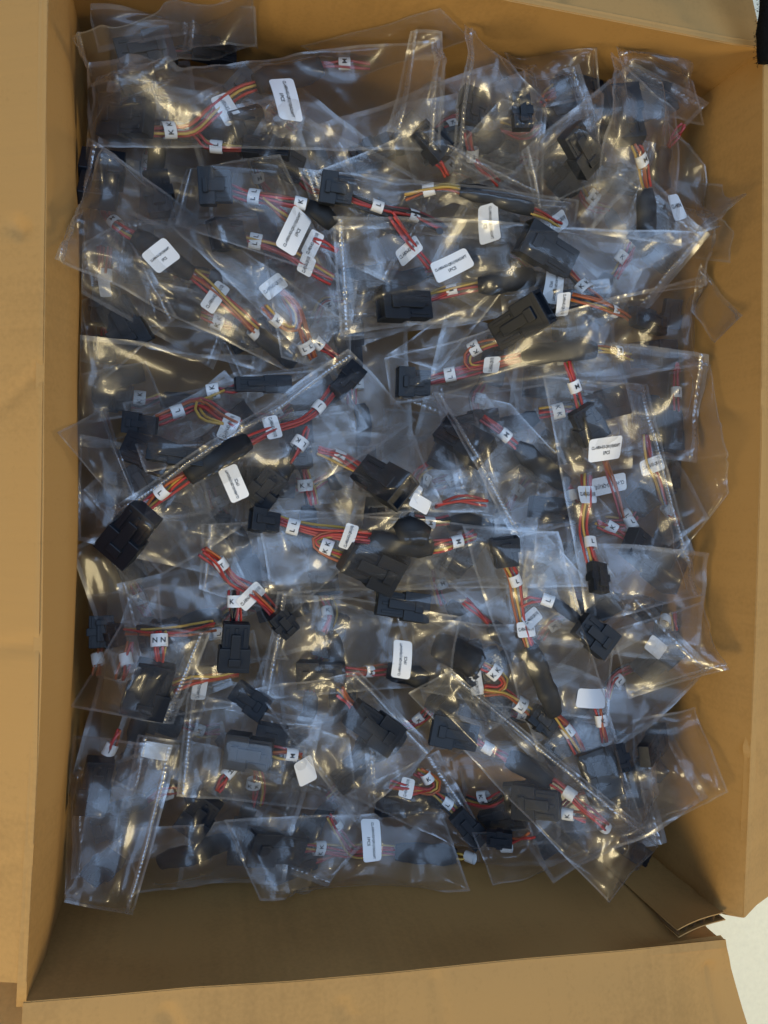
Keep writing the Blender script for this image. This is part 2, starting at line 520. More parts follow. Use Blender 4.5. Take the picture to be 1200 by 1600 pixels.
# ------------------------------------------------------------------ shared meshes
def box_into(bm, x0, x1, y0, y1, z0, z1, bev=0.03):
    r = bmesh.ops.create_cube(bm, size=1)
    for v in r['verts']:
        v.co = Vector(((x0 + x1) / 2 + v.co.x * (x1 - x0), (y0 + y1) / 2 + v.co.y * (y1 - y0), (z0 + z1) / 2 + v.co.z * (z1 - z0)))
    es = list({e for v in r['verts'] for e in v.link_edges})
    bmesh.ops.bevel(bm, geom=es, offset=bev, segments=2, affect='EDGES', profile=0.6)

def connector_mesh(kind):
    """unit housing: x from -0.5 (wire end) to 0.5 (mating end), y width, z height"""
    bm = bmesh.new()
    if kind == 'receptacle':
        box_into(bm, -0.5, 0.06, -0.42, 0.42, -0.44, 0.36)
        box_into(bm, 0.0, 0.42, -0.5, 0.5, -0.5, 0.5)
        # shroud lip round the open mouth
        box_into(bm, 0.40, 0.5, -0.5, 0.5, 0.36, 0.5, 0.02)
        box_into(bm, 0.40, 0.5, -0.5, 0.5, -0.5, -0.36, 0.02)
        box_into(bm, 0.40, 0.5, -0.5, -0.41, -0.38, 0.38, 0.02)
        box_into(bm, 0.40, 0.5, 0.41, 0.5, -0.38, 0.38, 0.02)
        for k in (-0.28, 0.0, 0.28):
            box_into(bm, -0.42, -0.04, k - 0.05, k + 0.05, 0.33, 0.42, 0.02)
    else:
        box_into(bm, -0.5, 0.5, -0.42, 0.42, -0.42, 0.34)
        box_into(bm, -0.12, 0.12, -0.5, 0.5, -0.46, 0.4)
        for k in (-0.3, -0.1, 0.1, 0.3):
            box_into(bm, 0.14, 0.49, k - 0.035, k + 0.035, 0.30, 0.40, 0.02)
            box_into(bm, -0.49, -0.16, k - 0.05, k + 0.05, 0.30, 0.38, 0.02)
    me = bpy.data.meshes.new('connector')
    bm.to_mesh(me); bm.free()
    me.materials.append(M_BLACK)
    return me

def latch_mesh():
    bm = bmesh.new()
    box_into(bm, -0.30, 0.34, -0.15, 0.15, 0.46, 0.60, 0.03)
    box_into(bm, 0.20, 0.36, -0.19, 0.19, 0.40, 0.68, 0.03)
    me = bpy.data.meshes.new('latch')
    bm.to_mesh(me); bm.free()
    me.materials.append(M_BLACK)
    return me
ME_CON = {'r': connector_mesh('receptacle'), 'p': connector_mesh('plug')}
ME_LATCH = latch_mesh()

TEXTS = {}
def text_geo(s):
    """flat print as triangles, centred, cap height about 0.7 of the line"""
    if s not in TEXTS:
        c = bpy.data.curves.new('print', 'FONT')
        c.body = s; c.align_x, c.align_y = 'CENTER', 'CENTER'
        c.resolution_u = 2
        c.offset = 0.022
        o = bpy.data.objects.new('print', c)
        COL.objects.link(o)
        bpy.context.view_layer.update()
        me = bpy.data.meshes.new_from_object(o.evaluated_get(bpy.context.evaluated_depsgraph_get()))
        V = np.array([v.co[:2] for v in me.vertices])
        V -= (V.max(0) + V.min(0)) / 2
        TEXTS[s] = (V, [tuple(p.vertices) for p in me.polygons])
        bpy.data.objects.remove(o); bpy.data.curves.remove(c); bpy.data.meshes.remove(me)
    return TEXTS[s]

PXM = 0.00041                                   # metres per photo pixel on the heap (for sizes)
CABLE_TEXT = 'CL-HRN-R3-QR1(10)'
BAG_TEXT = 'CL-HRN-R3-QR1(10)ADAPT'

def smooth_path(pts, step=0.004):
    P = np.array(pts, float)
    if len(P) == 2:
        P = np.array([P[0], (P[0] + P[1]) / 2, P[1]])
    Q = np.vstack([2 * P[0] - P[1], P, 2 * P[-1] - P[-2]])
    out = []
    for i in range(1, len(Q) - 2):
        n = max(2, int(np.linalg.norm(Q[i + 1] - Q[i]) / step))
        for k in range(n):
            t = k / n
            out.append(0.5 * (2 * Q[i] + (Q[i + 1] - Q[i - 1]) * t + (2 * Q[i - 1] - 5 * Q[i] + 4 * Q[i + 1] - Q[i + 2]) * t * t
                              + (3 * Q[i] - Q[i - 1] - 3 * Q[i + 1] + Q[i + 2]) * t ** 3))
    out.append(P[-1])
    return np.array(out)

def frames(C):
    T = np.gradient(C, axis=0); T /= np.linalg.norm(T, axis=1, keepdims=True) + 1e-12
    S = np.cross(T, [0, 0, 1.0]); S /= np.linalg.norm(S, axis=1, keepdims=True) + 1e-12
    return T, S, np.cross(S, T)

def tube(C, ra, rb, sides=8, caps=True):
    """sweep an ellipse (ra across, rb up) along the line C"""
    T, S, U = frames(C)
    n = len(C)
    ra = np.broadcast_to(ra, (n,)); rb = np.broadcast_to(rb, (n,))
    a = np.arange(sides) / sides * 2 * np.pi
    V = C[:, None] + S[:, None] * (np.cos(a)[None, :, None] * ra[:, None, None]) + U[:, None] * (np.sin(a)[None, :, None] * rb[:, None, None])
    f = [(i * sides + j, i * sides + (j + 1) % sides, (i + 1) * sides + (j + 1) % sides, (i + 1) * sides + j) for i in range(n - 1) for j in range(sides)]
    if caps:
        f += [tuple(range(sides - 1, -1, -1)), tuple((n - 1) * sides + j for j in range(sides))]
    return V.reshape(-1, 3), f

class Rest:
    """collects what lies in a bag, so that the upper film can be laid over it"""
    def __init__(s, Z):
        s.Z = Z; s.O = Z.copy()
    def z(s, x, y):
        return sample(s.Z, x, y)
    def add(s, P):
        P = np.asarray(P)
        i = np.clip(((P[:, 0] - GX0) / GS + 0.5).astype(int), 0, GW - 1)
        j = np.clip(((P[:, 1] - GY0) / GS + 0.5).astype(int), 0, GH - 1)
        np.maximum.at(s.O, (i, j), P[:, 2] + 0.0006)

def path_on(rest, pts, up):
    W = [on_heap(x, y, rest.Z, up, False)[0] for x, y in pts]
    C = smooth_path([(p.x, p.y, 0) for p in W])
    zs = sample(rest.Z, C[:, 0], C[:, 1])
    zl = np.interp(np.linspace(0, 1, len(C)), np.linspace(0, 1, len(W)), [p.z for p in W]) - up
    z = np.maximum(zs, zl)
    for _ in range(4):
        z = np.maximum(z, np.convolve(np.pad(z, 1, mode='edge'), [.25, .5, .25], 'valid'))
    C[:, 2] = z + up
    return C

def add_bundle(rt, off, rest, pts, cols):
    n = len(cols)
    r = 0.00085
    C = path_on(rest, pts, 0.0030)
    T, S, U = frames(C)
    L = len(C)
    s = np.linspace(0, 1, L)
    ph = random.random() * 6
    slots = list(range(n)); random.shuffle(slots)
    for i, c in enumerate(cols):
        k = slots[i]
        lat = (k - (n - 1) / 2) * 0.00145 + 0.0009 * np.sin(s * 5 + ph + i * 2.1)
        up = 0.0010 * ((k % 2) * 2 - 1) + 0.0009 * np.cos(s * 4 + ph + i * 1.7)
        P = C + S * lat[:, None] + U * up[:, None]
        V, f = tube(P, r, r, 7)
        rest.add(V)
        link('wire', mesh('wire', V, f), rt, off, [WIRE[c]])

def add_sleeve(rt, off, rest, pts, w):
    w *= PXM
    C = path_on(rest, pts, w * 0.30)
    n = len(C)
    s = np.linspace(0, 1, n)
    prof = 1 - 0.28 * np.exp(-(s / 0.09) ** 2) - 0.28 * np.exp(-((1 - s) / 0.09) ** 2) + 0.05 * np.sin(s * 17 + random.random() * 6) + 0.04 * np.sin(s * 41)
    V, f = tube(C, w / 2 * prof, w * 0.31 * prof, 14)
    rest.add(V)
    link('shrink_sleeve', mesh('shrink_sleeve', V, f), rt, off, [M_SLEEVE])

def add_connector(rt, off, rest, x, y, ang, L, Wd, kind, up=0.0):
    a = R(ang)
    ht = min(0.0125, Wd * PXM * 0.55)
    dx, dy = math.cos(a) * L / 2, math.sin(a) * L / 2
    p0, _ = on_heap(x - dx, y - dy, rest.Z, ht / 2 + up, False)
    p1, _ = on_heap(x + dx, y + dy, rest.Z, ht / 2 + up, False)
    X = (p1 - p0)
    mid = (p0 + p1) / 2
    Ln = X.length; X.normalize()
    Yv = Vector((0, 0, 1)).cross(X).normalized()
    roll = random.uniform(-0.25, 0.25)
    Yv = (Yv + Vector((0, 0, roll))).normalized()
    Zv = X.cross(Yv).normalized(); Yv = Zv.cross(X)
    wd = Wd * PXM * 1.0
    M = Matrix(((X.x, Yv.x, Zv.x, mid.x), (X.y, Yv.y, Zv.y, mid.y), (X.z, Yv.z, Zv.z, mid.z), (0, 0, 0, 1))) @ Matrix.Diagonal((Ln, wd, ht, 1))
    # never sunk into what it lies on
    pts = [M @ Vector((i, j, -0.5)) for i in (-.5, 0, .5) for j in (-.5, 0, .5)]
    gap = max(float(rest.z(p.x, p.y)) - p.z for p in pts)
    if gap > 0:
        M = Matrix.Translation((0, 0, min(gap, 0.006))) @ M
    o = bpy.data.objects.new('connector', ME_CON[kind])
    COL.objects.link(o); o.parent = rt
    o.matrix_local = Matrix.Translation(-off) @ M
    l = bpy.data.objects.new('latch', ME_LATCH)
    COL.objects.link(l); l.parent = o
    g = np.linspace(-.5, .5, max(6, int(Ln / 0.002)))
    rest.add([tuple(M @ Vector((i, j, 0.55))) for i in g for j in g])

def add_tag(rt, off, rest, x, y, ang, s, wid=7.4, across=None):
    """white wrap-round wire marker with its letters across the wires"""
    a = R(ang)
    c, _ = on_heap(x, y, rest.Z, 0.003, False)
    half = wid * 0.5e-3
    q = [on_heap(x + math.cos(a) * k, y + math.sin(a) * k, rest.Z, 0.003, False)[0] for k in (-9, 9)]
    X = (q[1] - q[0]).normalized()
    Y = Vector((0, 0, 1)).cross(X).normalized()
    Z = X.cross(Y)
    ra = (across or (5.0 if len(s) > 1 else 3.9)) * 1e-3; rb = 0.0030
    c.z = max(c.z, float(rest.z(c.x, c.y)) + 0.003) + 0.0004
    C = np.array([tuple(c + X * (half * t)) for t in (-1, -0.33, 0.33, 1)])
    V, f = tube(C, [ra * .98, ra, ra, ra * .99], [rb, rb * 1.03, rb * 1.03, rb], 18, False)
    t = link('wire_tag', mesh('wire_tag', V, f), rt, off, [M_PAPER])
    rest.add(V)
    vs, fs = [], []
    n = len(s)
    for k, ch in enumerate(s):
        G, F = text_geo(ch)
        G = G * 0.0041
        b = len(vs)
        for gx_, gy_ in G:
            yy = gx_ + (k - (n - 1) / 2) * 0.0046
            u = max(-0.98, min(0.98, yy / ra))
            p = c + Y * yy + X * gy_ * -1 + Z * (rb * 1.03 * math.sqrt(1 - u * u) + 0.00025)
            vs.append(p)
        fs += [tuple(b + i for i in g) for g in F]
    if vs:
        link('printed_letter', mesh('printed_letter', vs, fs, False), t, off, [M_INK])

def rounded_sheet(l, h, r, nx=18, ny=9):
    """grid of a rounded rectangle: l along, h high"""
    us = np.linspace(-1, 1, nx); vs_ = np.linspace(-1, 1, ny)
    P = []
    for u in us:
        for v in vs_:
            x, y = u * l / 2, v * h / 2
            ax, ay = abs(x) - (l / 2 - r), abs(y) - (h / 2 - r)
            if ax > 0 and ay > 0:
                d = math.hypot(ax, ay); m = max(ax, ay)
                x = math.copysign(l / 2 - r + ax * m / d, x); y = math.copysign(h / 2 - r + ay * m / d, y)
            P.append((x, y))
    f = [(i * ny + j, (i + 1) * ny + j, (i + 1) * ny + j + 1, i * ny + j + 1) for i in range(nx - 1) for j in range(ny - 1)]
    return np.array(P), f

def add_label(rt, off, name, zf, x, y, ang, l, h, lines, up, A, thick=0.00012):
    """paper label lying on the surface zf(x, y), print on top"""
    a = R(ang)
    p0, _ = on_heap(x - math.cos(a) * l / 2, y - math.sin(a) * l / 2, A, up, False)
    p1, _ = on_heap(x + math.cos(a) * l / 2, y + math.sin(a) * l / 2, A, up, False)
    q0, _ = on_heap(x - math.sin(a) * h / 2, y + math.cos(a) * h / 2, A, up, False)
    q1, _ = on_heap(x + math.sin(a) * h / 2, y - math.cos(a) * h / 2, A, up, False)
    X = (p1 - p0); Y = (q1 - q0); c = (p0 + p1) / 2
    X.z = Y.z = 0
    ln = min(max(X.length, l * PXM * 0.8), l * PXM * 1.12); X.normalize()
    hn = min(max(Y.length, h * PXM * 0.8), h * PXM * 1.12); Y = Vector((-X.y, X.x, 0))
    G, f = rounded_sheet(ln, hn, min(hn * 0.16, 0.0022))
    W = np.array([(c.x + X.x * g[0] + Y.x * g[1], c.y + X.y * g[0] + Y.y * g[1]) for g in G])
    z = zf(W[:, 0], W[:, 1])
    # a stiff label: quadratic fit of the surface under it
    B = np.stack([np.ones(len(G)), G[:, 0], G[:, 1], G[:, 0] ** 2, G[:, 0] * G[:, 1]], 1)
    co = np.linalg.lstsq(B, z, rcond=None)[0]
    co[1:3] = np.clip(co[1:3], -0.45, 0.45); co[3:] = np.clip(co[3:], -14, 14)
    fit = lambda g: np.stack([np.ones(len(g)), g[:, 0], g[:, 1], g[:, 0] ** 2, g[:, 0] * g[:, 1]], 1) @ co
    zz = fit(G) + up
    top = np.column_stack([W, zz]); bot = np.column_stack([W, zz - thick])
    k = len(G)
    t = link(name, mesh(name, np.vstack([top, bot]), f + [tuple(i + k for i in g[::-1]) for g in f]), rt, off, [M_PAPER])
    vs, fs = [], []
    for s, ty, share, cap in lines:
        T, F = text_geo(s)
        sc = min(share * ln / np.ptp(T[:, 0]), cap * hn / np.ptp(T[:, 1]))
        g = T * [share * ln / np.ptp(T[:, 0]) if share > 0.6 else sc, cap * hn / np.ptp(T[:, 1])] + [0, ty * hn]
        w = np.column_stack([c.x + X.x * g[:, 0] + Y.x * g[:, 1], c.y + X.y * g[:, 0] + Y.y * g[:, 1], fit(g) + up + 0.0002])
        b = len(vs); vs += list(w); fs += [tuple(b + i for i in q) for q in F]
    if vs:
        link('printed_text', mesh('printed_text', vs, fs, False), t, off, [M_INK])
    return top

BAG_PRINT = [(BAG_TEXT, 0.08, 0.86, 0.18), ('1PCS', -0.17, 0.2, 0.16)]
FLAG_PRINT = [(CABLE_TEXT, 0.0, 0.88, 0.30)]

def harness(rest, off_xy, items, label, group='cables in clear bags'):
    z = float(rest.z(off_xy.x, off_xy.y))
    off = Vector((off_xy.x, off_xy.y, z))
    rt = root('cable_harness', off, label, 'cable', group)
    for it in sorted(items, key=lambda q: 'CWSTF'.index(q[0][0])):
        k = it[0]
        if k[0] == 'C':
            add_connector(rt, off, rest, *it[1:6], 'p' if k == 'Cp' else 'r', *it[6:7])
        elif k == 'W':
            add_bundle(rt, off, rest, it[1], it[2] if len(it) > 2 else 'rrpyk')
        elif k == 'S':
            add_sleeve(rt, off, rest, it[1], it[2])
        elif k == 'T':
            add_tag(rt, off, rest, *it[1:])
        elif k == 'F':
            x, y, a, l, h = it[1:6]
            O = rest.O
            lines = FLAG_PRINT if len(it) < 7 else it[6]
            P = add_label(rt, off, 'cable_label', lambda X, Y: sample(tent(O[:, :], 0), X, Y), x, y, a, l, h, lines, 0.0012, O)
            rest.add(P)
    return rt

DEBUG = False
def report(quad, label, X, Y, top, lf):
    err = []
    for (x, y), (i, j) in zip(quad, ((0, 0), (-1, 0), (-1, -1), (0, -1))):
        w = Vector((X[i, j], Y[i, j], top[i, j]))
        q = ROT.transposed() @ (w - CAM)
        err.append((round(600 + FPX * q.x / -q.z - x), round(800 - FPX * q.y / -q.z - y), round(w.z, 3)))
    print('BAG', label[:50], err, [round(l, 3) for l in lf])
def bag(quad, label, seal='', st=None, hole=None, amp=1.0, lift=(0, 0, 0, 0), h=None, hl=None, puff=0.0042, group='clear cable bags', step=0.0015, sag=60):
    global H
    seed = int(RNG.integers(1, 1 << 30)) % 100000
    cs, lf = [], []
    Zb = tent(H, sag) + 0.0004
    for (x, y), up in zip(quad, lift):
        p, l = on_heap(x, y, Zb, 0.003 + up)
        cs.append(p); lf.append(max(0.0, p.z - float(sample(Zb, p.x, p.y)) - 0.001))
    u_len = ((cs[1] - cs[0]).length + (cs[2] - cs[3]).length) / 2
    v_len = ((cs[3] - cs[0]).length + (cs[2] - cs[1]).length) / 2
    nu, nv = max(8, int(u_len / step)), max(6, int(v_len / step))
    U, V = np.meshgrid(np.linspace(0, 1, nu), np.linspace(0, 1, nv), indexing='ij')
    # edges never quite straight
    ed = lambda s_, t, k: 0.0022 * amp * vnoise(t * u_len + 3, np.full_like(t, k + 1.5), 0.035, seed + 31 + k)
    dV0, dV1 = ed(0, U, 0), ed(0, U, 1)
    dU0, dU1 = 0.0012 * vnoise(V * v_len + 3, np.full_like(V, 7.5), 0.03, seed + 40), 0.0012 * vnoise(V * v_len + 3, np.full_like(V, 9.5), 0.03, seed + 41)
    Ux = U + ((1 - U) * dU0 + U * dU1) / u_len
    Vx = V + ((1 - V) * dV0 + V * dV1) / v_len
    bil = lambda q: q[0] * (1 - Ux) * (1 - Vx) + q[1] * Ux * (1 - Vx) + q[2] * Ux * Vx + q[3] * (1 - Ux) * Vx
    X, Y = bil([c.x for c in cs]), bil([c.y for c in cs])
    wl = lambda t: np.clip(t, 0, 1)
    LZ = lf[0] * wl(1 - U) * wl(1 - V) + lf[1] * wl(U) * wl(1 - V) + lf[2] * wl(U) * wl(V) + lf[3] * wl(1 - U) * wl(V)
    # the outline of a bag stays as straight as it was seen, however the heap dips under it
    us, vs_ = bil([q[0] for q in quad]), bil([q[1] for q in quad])
    Rm = np.array(ROT)
    D = np.stack([(us - 600) / FPX, -(vs_ - 800) / FPX, -np.ones_like(us)], -1) @ Rm.T
    for _ in range(3):
        zz = sample(Zb, X, Y) + LZ + 0.001
        t = (zz - CAM.z) / D[..., 2]
        X, Y = 0.4 * X + 0.6 * (CAM.x + t * D[..., 0]), 0.4 * Y + 0.6 * (CAM.y + t * D[..., 1])
    # where the bag is carried up a wall, everything in it is carried up too
    mk = inside(cs, gx, gy)
    rest = Rest(Zb)
    ctr = Vector((sum(c.x for c in cs) / 4, sum(c.y for c in cs) / 4, 0))
    if h:
        harness(rest, ctr, h, hl)
    Zt = tent(np.where(mk, rest.O, Zb), 80) + 0.0006
    # distance to the bag's edges, in metres
    du = np.minimum(U, 1 - U) * u_len; dv = np.minimum(V, 1 - V) * v_len
    if seal == 's': du = np.minimum(np.clip(U * u_len - 0.007, 0, 1), (1 - U) * u_len)
    if seal == 'e': du = np.minimum(U * u_len, np.clip((1 - U) * u_len - 0.007, 0, 1))
    e = np.minimum(du, dv)
    e1 = np.clip(e / 0.014, 0, 1); e1 = e1 * e1 * (3 - 2 * e1)
    e2 = np.clip(e / 0.028, 0, 1); e2 = e2 * e2 * (3 - 2 * e2)
    cr = crumple(X, Y, seed, amp); cr2 = crumple(X, Y, seed + 500, amp * 0.6)
    zb = sample(Zb, X, Y) + LZ
    zt = np.maximum(sample(Zt, X, Y) + LZ, zb)
    low = zb + 0.0006 * amp * cr2 / 0.003 + 0.6 * np.maximum(cr2, 0)
    top = np.maximum(zt + puff * e2 + cr * (0.35 + 0.65 * e1) + 0.0008, low + 0.0003)
    floor_ = np.maximum(zt, zb)
    top = np.maximum(top, floor_ + 0.0002 * e1)
    top = low + 0.00025 + (top - low) * e1 + 0.5 * cr * (1 - e1)
    low = low + 0.5 * cr * (1 - e1)
    lean = np.clip(np.minimum(-top, 0.03), 0, 1) / 0.03 * 0.0115 * (1 - 0.7 * np.clip((-top - 0.03) / 0.07, 0, 1))
    deepish = np.clip(-top / 0.004, 0, 1)
    X = X + deepish * (np.clip(X, -HW + lean + 0.0012, HW - 0.0025) - X)
    Y = Y + deepish * (np.clip(Y, -HH + 0.002, HH - 0.002) - Y)
    vs = np.concatenate([np.stack([X, Y, top], 2).reshape(-1, 3), np.stack([X, Y, low], 2).reshape(-1, 3)])
    k = nu * nv
    I = np.arange(k).reshape(nu, nv)
    q = np.stack([I[:-1, :-1], I[1:, :-1], I[1:, 1:], I[:-1, 1:]], 2).reshape(-1, 4)
    edge_sheen = np.zeros((nu - 1, nv - 1), int); edge_sheen[:, 0] = edge_sheen[:, -1] = 1; edge_sheen[0, :] = edge_sheen[-1, :] = 1
    faces = np.concatenate([q, (q + k)[:, ::-1]])
    if DEBUG: report(quad, label, X, Y, top, lf)
    off = Vector((ctr.x, ctr.y, float(sample(Zb, ctr.x, ctr.y))))
    rt = root('plastic_bag', off, label, 'bag', group)
    me = bpy.data.meshes.new('film')
    me.vertices.add(len(vs)); me.vertices.foreach_set('co', (vs - np.array(off)).astype(np.float32).ravel())
    me.loops.add(faces.size); me.loops.foreach_set('vertex_index', faces.ravel().astype(np.int32))
    me.polygons.add(len(faces)); me.polygons.foreach_set('loop_start', np.arange(0, faces.size, 4, dtype=np.int32))
    me.polygons.foreach_set('material_index', np.concatenate([edge_sheen.ravel(), edge_sheen.ravel()]).astype(np.int32))
    me.update(calc_edges=True); me.polygons.foreach_set('use_smooth', [True] * len(faces))
    link('film', me, rt, None, [M_FILM, M_EDGE_SHEEN])
    # crimped seal: a zigzag ridge a little in from the end
    if seal:
        n = 2 * nv if seal in 'se' else 2 * nu
        t = np.linspace(0.01, 0.99, n)
        along = v_len if seal in 'se' else u_len
        across = u_len if seal in 'se' else v_len
        d = 0.0050 / across
        rows = []
        for r_, zz in ((-0.0015, 0.0), (-0.0005, 1), (0.0005, 1), (0.0015, 0.0)):
            w = d + r_ / across
            uu, vv = {'s': (w + 0 * t, t), 'e': (1 - w + 0 * t, t), 'a': (t, w + 0 * t), 'b': (t, 1 - w + 0 * t)}[seal]
            fi, fj = uu * (nu - 1), vv * (nv - 1)
            i, j = np.clip(fi.astype(int), 0, nu - 2), np.clip(fj.astype(int), 0, nv - 2)
            f, g = fi - i, fj - j
            g4 = lambda A: (A[i, j] * (1 - f) + A[i + 1, j] * f) * (1 - g) + (A[i, j + 1] * (1 - f) + A[i + 1, j + 1] * f) * g
            rows.append(np.stack([g4(X), g4(Y), g4(top) + 0.0003 + zz * 0.0009 * (1 + np.sin(np.arange(n) * 2.1 + 3 * vnoise(t * along, t * 0 + 1, 0.008, seed)))], 1))
        vs2 = np.concatenate(rows)
        f2 = [(a * n + b, a * n + b + 1, (a + 1) * n + b + 1, (a + 1) * n + b) for a in range(3) for b in range(n - 1)]
        link('seal', mesh('seal', vs2, f2), rt, off, [M_SEAL])
    G = np.full((GW, GH), -1.0)
    i = np.clip(((X - GX0) / GS + 0.5).astype(int), 0, GW - 1); j = np.clip(((Y - GY0) / GS + 0.5).astype(int), 0, GH - 1)
    np.maximum.at(G, (i, j), top)
    Hn = np.maximum(H, G)
    if st:
        x, y, a, l, hh = st[:5]
        lines = BAG_PRINT if len(st) < 6 else st[5]
        add_label(rt, off, 'sticker', lambda a_, b_: sample(Hn, a_, b_), x, y, a, l, hh, lines, 0.0007, Hn)
    if hole:
        p, _ = on_heap(hole[0], hole[1], Hn, 0.0005)
        a = np.linspace(0, 2 * np.pi, 17)[:-1]
        ring = [(p.x + 0.0024 * math.cos(t), p.y + 0.0022 * math.sin(t), float(sample(Hn, p.x, p.y)) + 0.0012) for t in a]
        link('punch_hole_disc', mesh('punch_hole_disc', ring, [tuple(range(16))]), rt, off, [M_HOLE_SHADE])  # filled disc, no opening: the hole's darkness is painted on
    H = np.maximum(H, np.minimum(Hn, H + 0.020))
    return rt

# ------------------------------------------------------------------ what lies deep in the heap
def deep():
    k = 0
    pts = []
    for r in range(8):
        for c in range(6):
            pts.append((150 + c * 165 + (r % 2) * 60 + random.uniform(-40, 40), 130 + r * 165 + random.uniform(-40, 40)))
    random.shuffle(pts)
    pts = pts + [(480, 790), (650, 780), (700, 820), (290, 740), (840, 650)]
    for x, y in pts:
        x = min(max(x, 230), 950); y = min(max(y, 210), 1255)
        if not (140 < x < 1060 and 130 < y < 1340):
            continue
        a = random.uniform(0, math.pi)
        L, Wd = 150, 85
        ca, sa = math.cos(a), math.sin(a)
        q = [(min(1110, max(110, x + ca * u * L - sa * v * Wd)), min(1385, max(95, y + sa * u * L + ca * v * Wd))) for u, v in ((-1, -1), (1, -1), (1, 1), (-1, 1))]
        at = lambda u, v: (x + ca * u - sa * v, y + sa * u + ca * v)
        j = lambda: random.uniform(-12, 12)
        c1, c2 = at(-95, j()), at(100, j())
        c1 = (min(max(c1[0], 170), 1020), min(max(c1[1], 150), 1310)); c2 = (min(max(c2[0], 170), 1020), min(max(c2[1], 150), 1310))
        da = math.degrees(a)
        it = [('C', *c1, da + 180, 72, 48), ('W', [at(-62, 0), at(-30, j()), at(0, j())], 'rpryk'), ('T', *at(-32, 0), da, random.choice(['K', 'L', 'M', 'KK'])),
              ('S', [at(0, 0), at(30, j()), at(66, 0)], 27), ('Cp', *c2, da, 66, 44)]
        bag(q, 'crumpled clear bag lying deep in the heap under other bags', random.choice('se'), h=it,
            hl='black and red cable lying deep in the heap under other bags', group='clear bags deep in the heap', amp=1.2, step=0.0028, sag=40)
deep()

B = bag
# ---- far edge of the heap
B([(470, 70), (690, 14), (735, 60), (560, 120)], 'thin clear bag standing up against the far wall of the box', lift=(0, .02, .02, 0), amp=.8)
B([(110, 60), (395, -15), (402, 70), (125, 140)], 'clear bag with a black connector in the far left corner', 's', amp=1.3, lift=(.01, .02, .01, 0),
  h=[('C', 228, 88, -10, 88, 48), ('Cp', 335, 62, -14, 70, 40), ('W', [(268, 80), (285, 74), (302, 68)], 'kkrk')], hl='black connectors with dark wires in the far left corner of the box')
B([(132, 8), (300, 12), (299, 50), (152, 88)], 'clear bag end with a straight sealed edge at the far left corner', 'e', amp=.9, lift=(.02, .025, .02, .01))
B([(295, 8), (397, 2), (402, 62), (283, 80)], 'small crumpled shiny bag end at the far wall', 's', amp=1.9, lift=(.02, .03, .02, .01))
B([(640, 52), (692, 48), (692, 212), (605, 205)], 'narrow clear bag with a crumpled lower corner near the far wall', 's', amp=1.2)
B([(790, 82), (932, 78), (938, 155), (832, 172)], 'clear bag behind the tall bag, with dark connectors and orange wires', '', amp=1.1, lift=(0, .01, 0, 0),
  h=[('C', 897, 122, -32, 84, 42), ('W', [(868, 142), (852, 156), (836, 172)], 'ooyro')], hl='black connector with orange wires near the far wall')
B([(965, 72), (1072, 82), (1105, 195), (985, 172)], 'clear bag with a glittering sealed corner at the far right', 'a', amp=1.3, lift=(.02, .03, .01, 0),
  h=[('C', 1000, 150, 20, 70, 40)], hl='blue-black connector in the far right corner bag')
B([(1035, 190), (1100, 258), (1116, 358), (1048, 362)], 'clear bag with dull red wires by the right wall', '', amp=1.2,
  h=[('W', [(1040, 232), (1056, 212), (1068, 196)], 'prp'), ('S', [(1040, 232), (1030, 262), (1035, 300)], 28)], hl='black sleeve with dull red wires by the right wall')
B([(1092, 282), (1132, 288), (1138, 415), (1082, 405)], 'faint clear bag leaning on the right wall beside the tall bag', '', amp=1.3, lift=(0, .02, .02, 0))
# ---- left edge
B([(116, 462), (150, 462), (158, 572), (114, 560)], 'small clear bag with a red wire end at the left wall', 'e', amp=1.1,
  h=[('W', [(126, 495), (128, 512), (129, 528)], 'rrr'), ('Cp', 122, 545, 95, 40, 36)], hl='short red wires beside the left wall')
B([(118, 580), (225, 560), (262, 640), (122, 662)], 'clear bag with a curved black sleeve at the left wall', '', amp=1.0,
  h=[('S', [(112, 640), (140, 612), (180, 590), (225, 582)], 34)], hl='curved black sleeve at the left wall below the red wires')
B([(135, 690), (300, 660), (330, 800), (150, 830)], 'clear bag with a black connector under the folded bag end at left', '', amp=1.2,
  h=[('C', 235, 710, 20, 80, 50), ('Cp', 225, 758, 60, 70, 44)], hl='dark connectors under the folded bag end at left')
# ---- lower left, deeper layer
B([(140, 835), (330, 800), (450, 1030), (300, 1040)], 'large dull clear bag with orange wires across the lower left', '', amp=.8,
  h=[('W', [(185, 985), (240, 988), (300, 984), (335, 976)], 'oory'), ('T', 337, 990, -8, 'L'), ('Cp', 170, 990, 180, 40, 38)], hl='orange wires with an L marker crossing the lower left')
B([(255, 1010), (400, 985), (420, 1100), (265, 1120)], 'clear bag with an orange cable and a grey flag label', '', amp=1.1,
  h=[('W', [(270, 1072), (300, 1062), (335, 1058), (372, 1048)], 'ooyor'), ('F', 312, 1075, -80, 36, 20), ('C', 390, 1090, 35, 60, 40)], hl='orange cable with a grey flag label at lower left')
B([(135, 930), (250, 915), (262, 1085), (150, 1060)], 'clear bag with white markers at the lower left wall', '', amp=1.0,
  h=[('T', 153, 1030, 80, ''), ('T', 197, 1030, 80, ''), ('W', [(158, 1000), (153, 1030), (148, 1055)], 'opo'), ('W', [(204, 1002), (197, 1030), (188, 1062)], 'pork'), ('Cp', 160, 985, -90, 50, 42)], hl='brownish cable with blank white markers by the left wall')
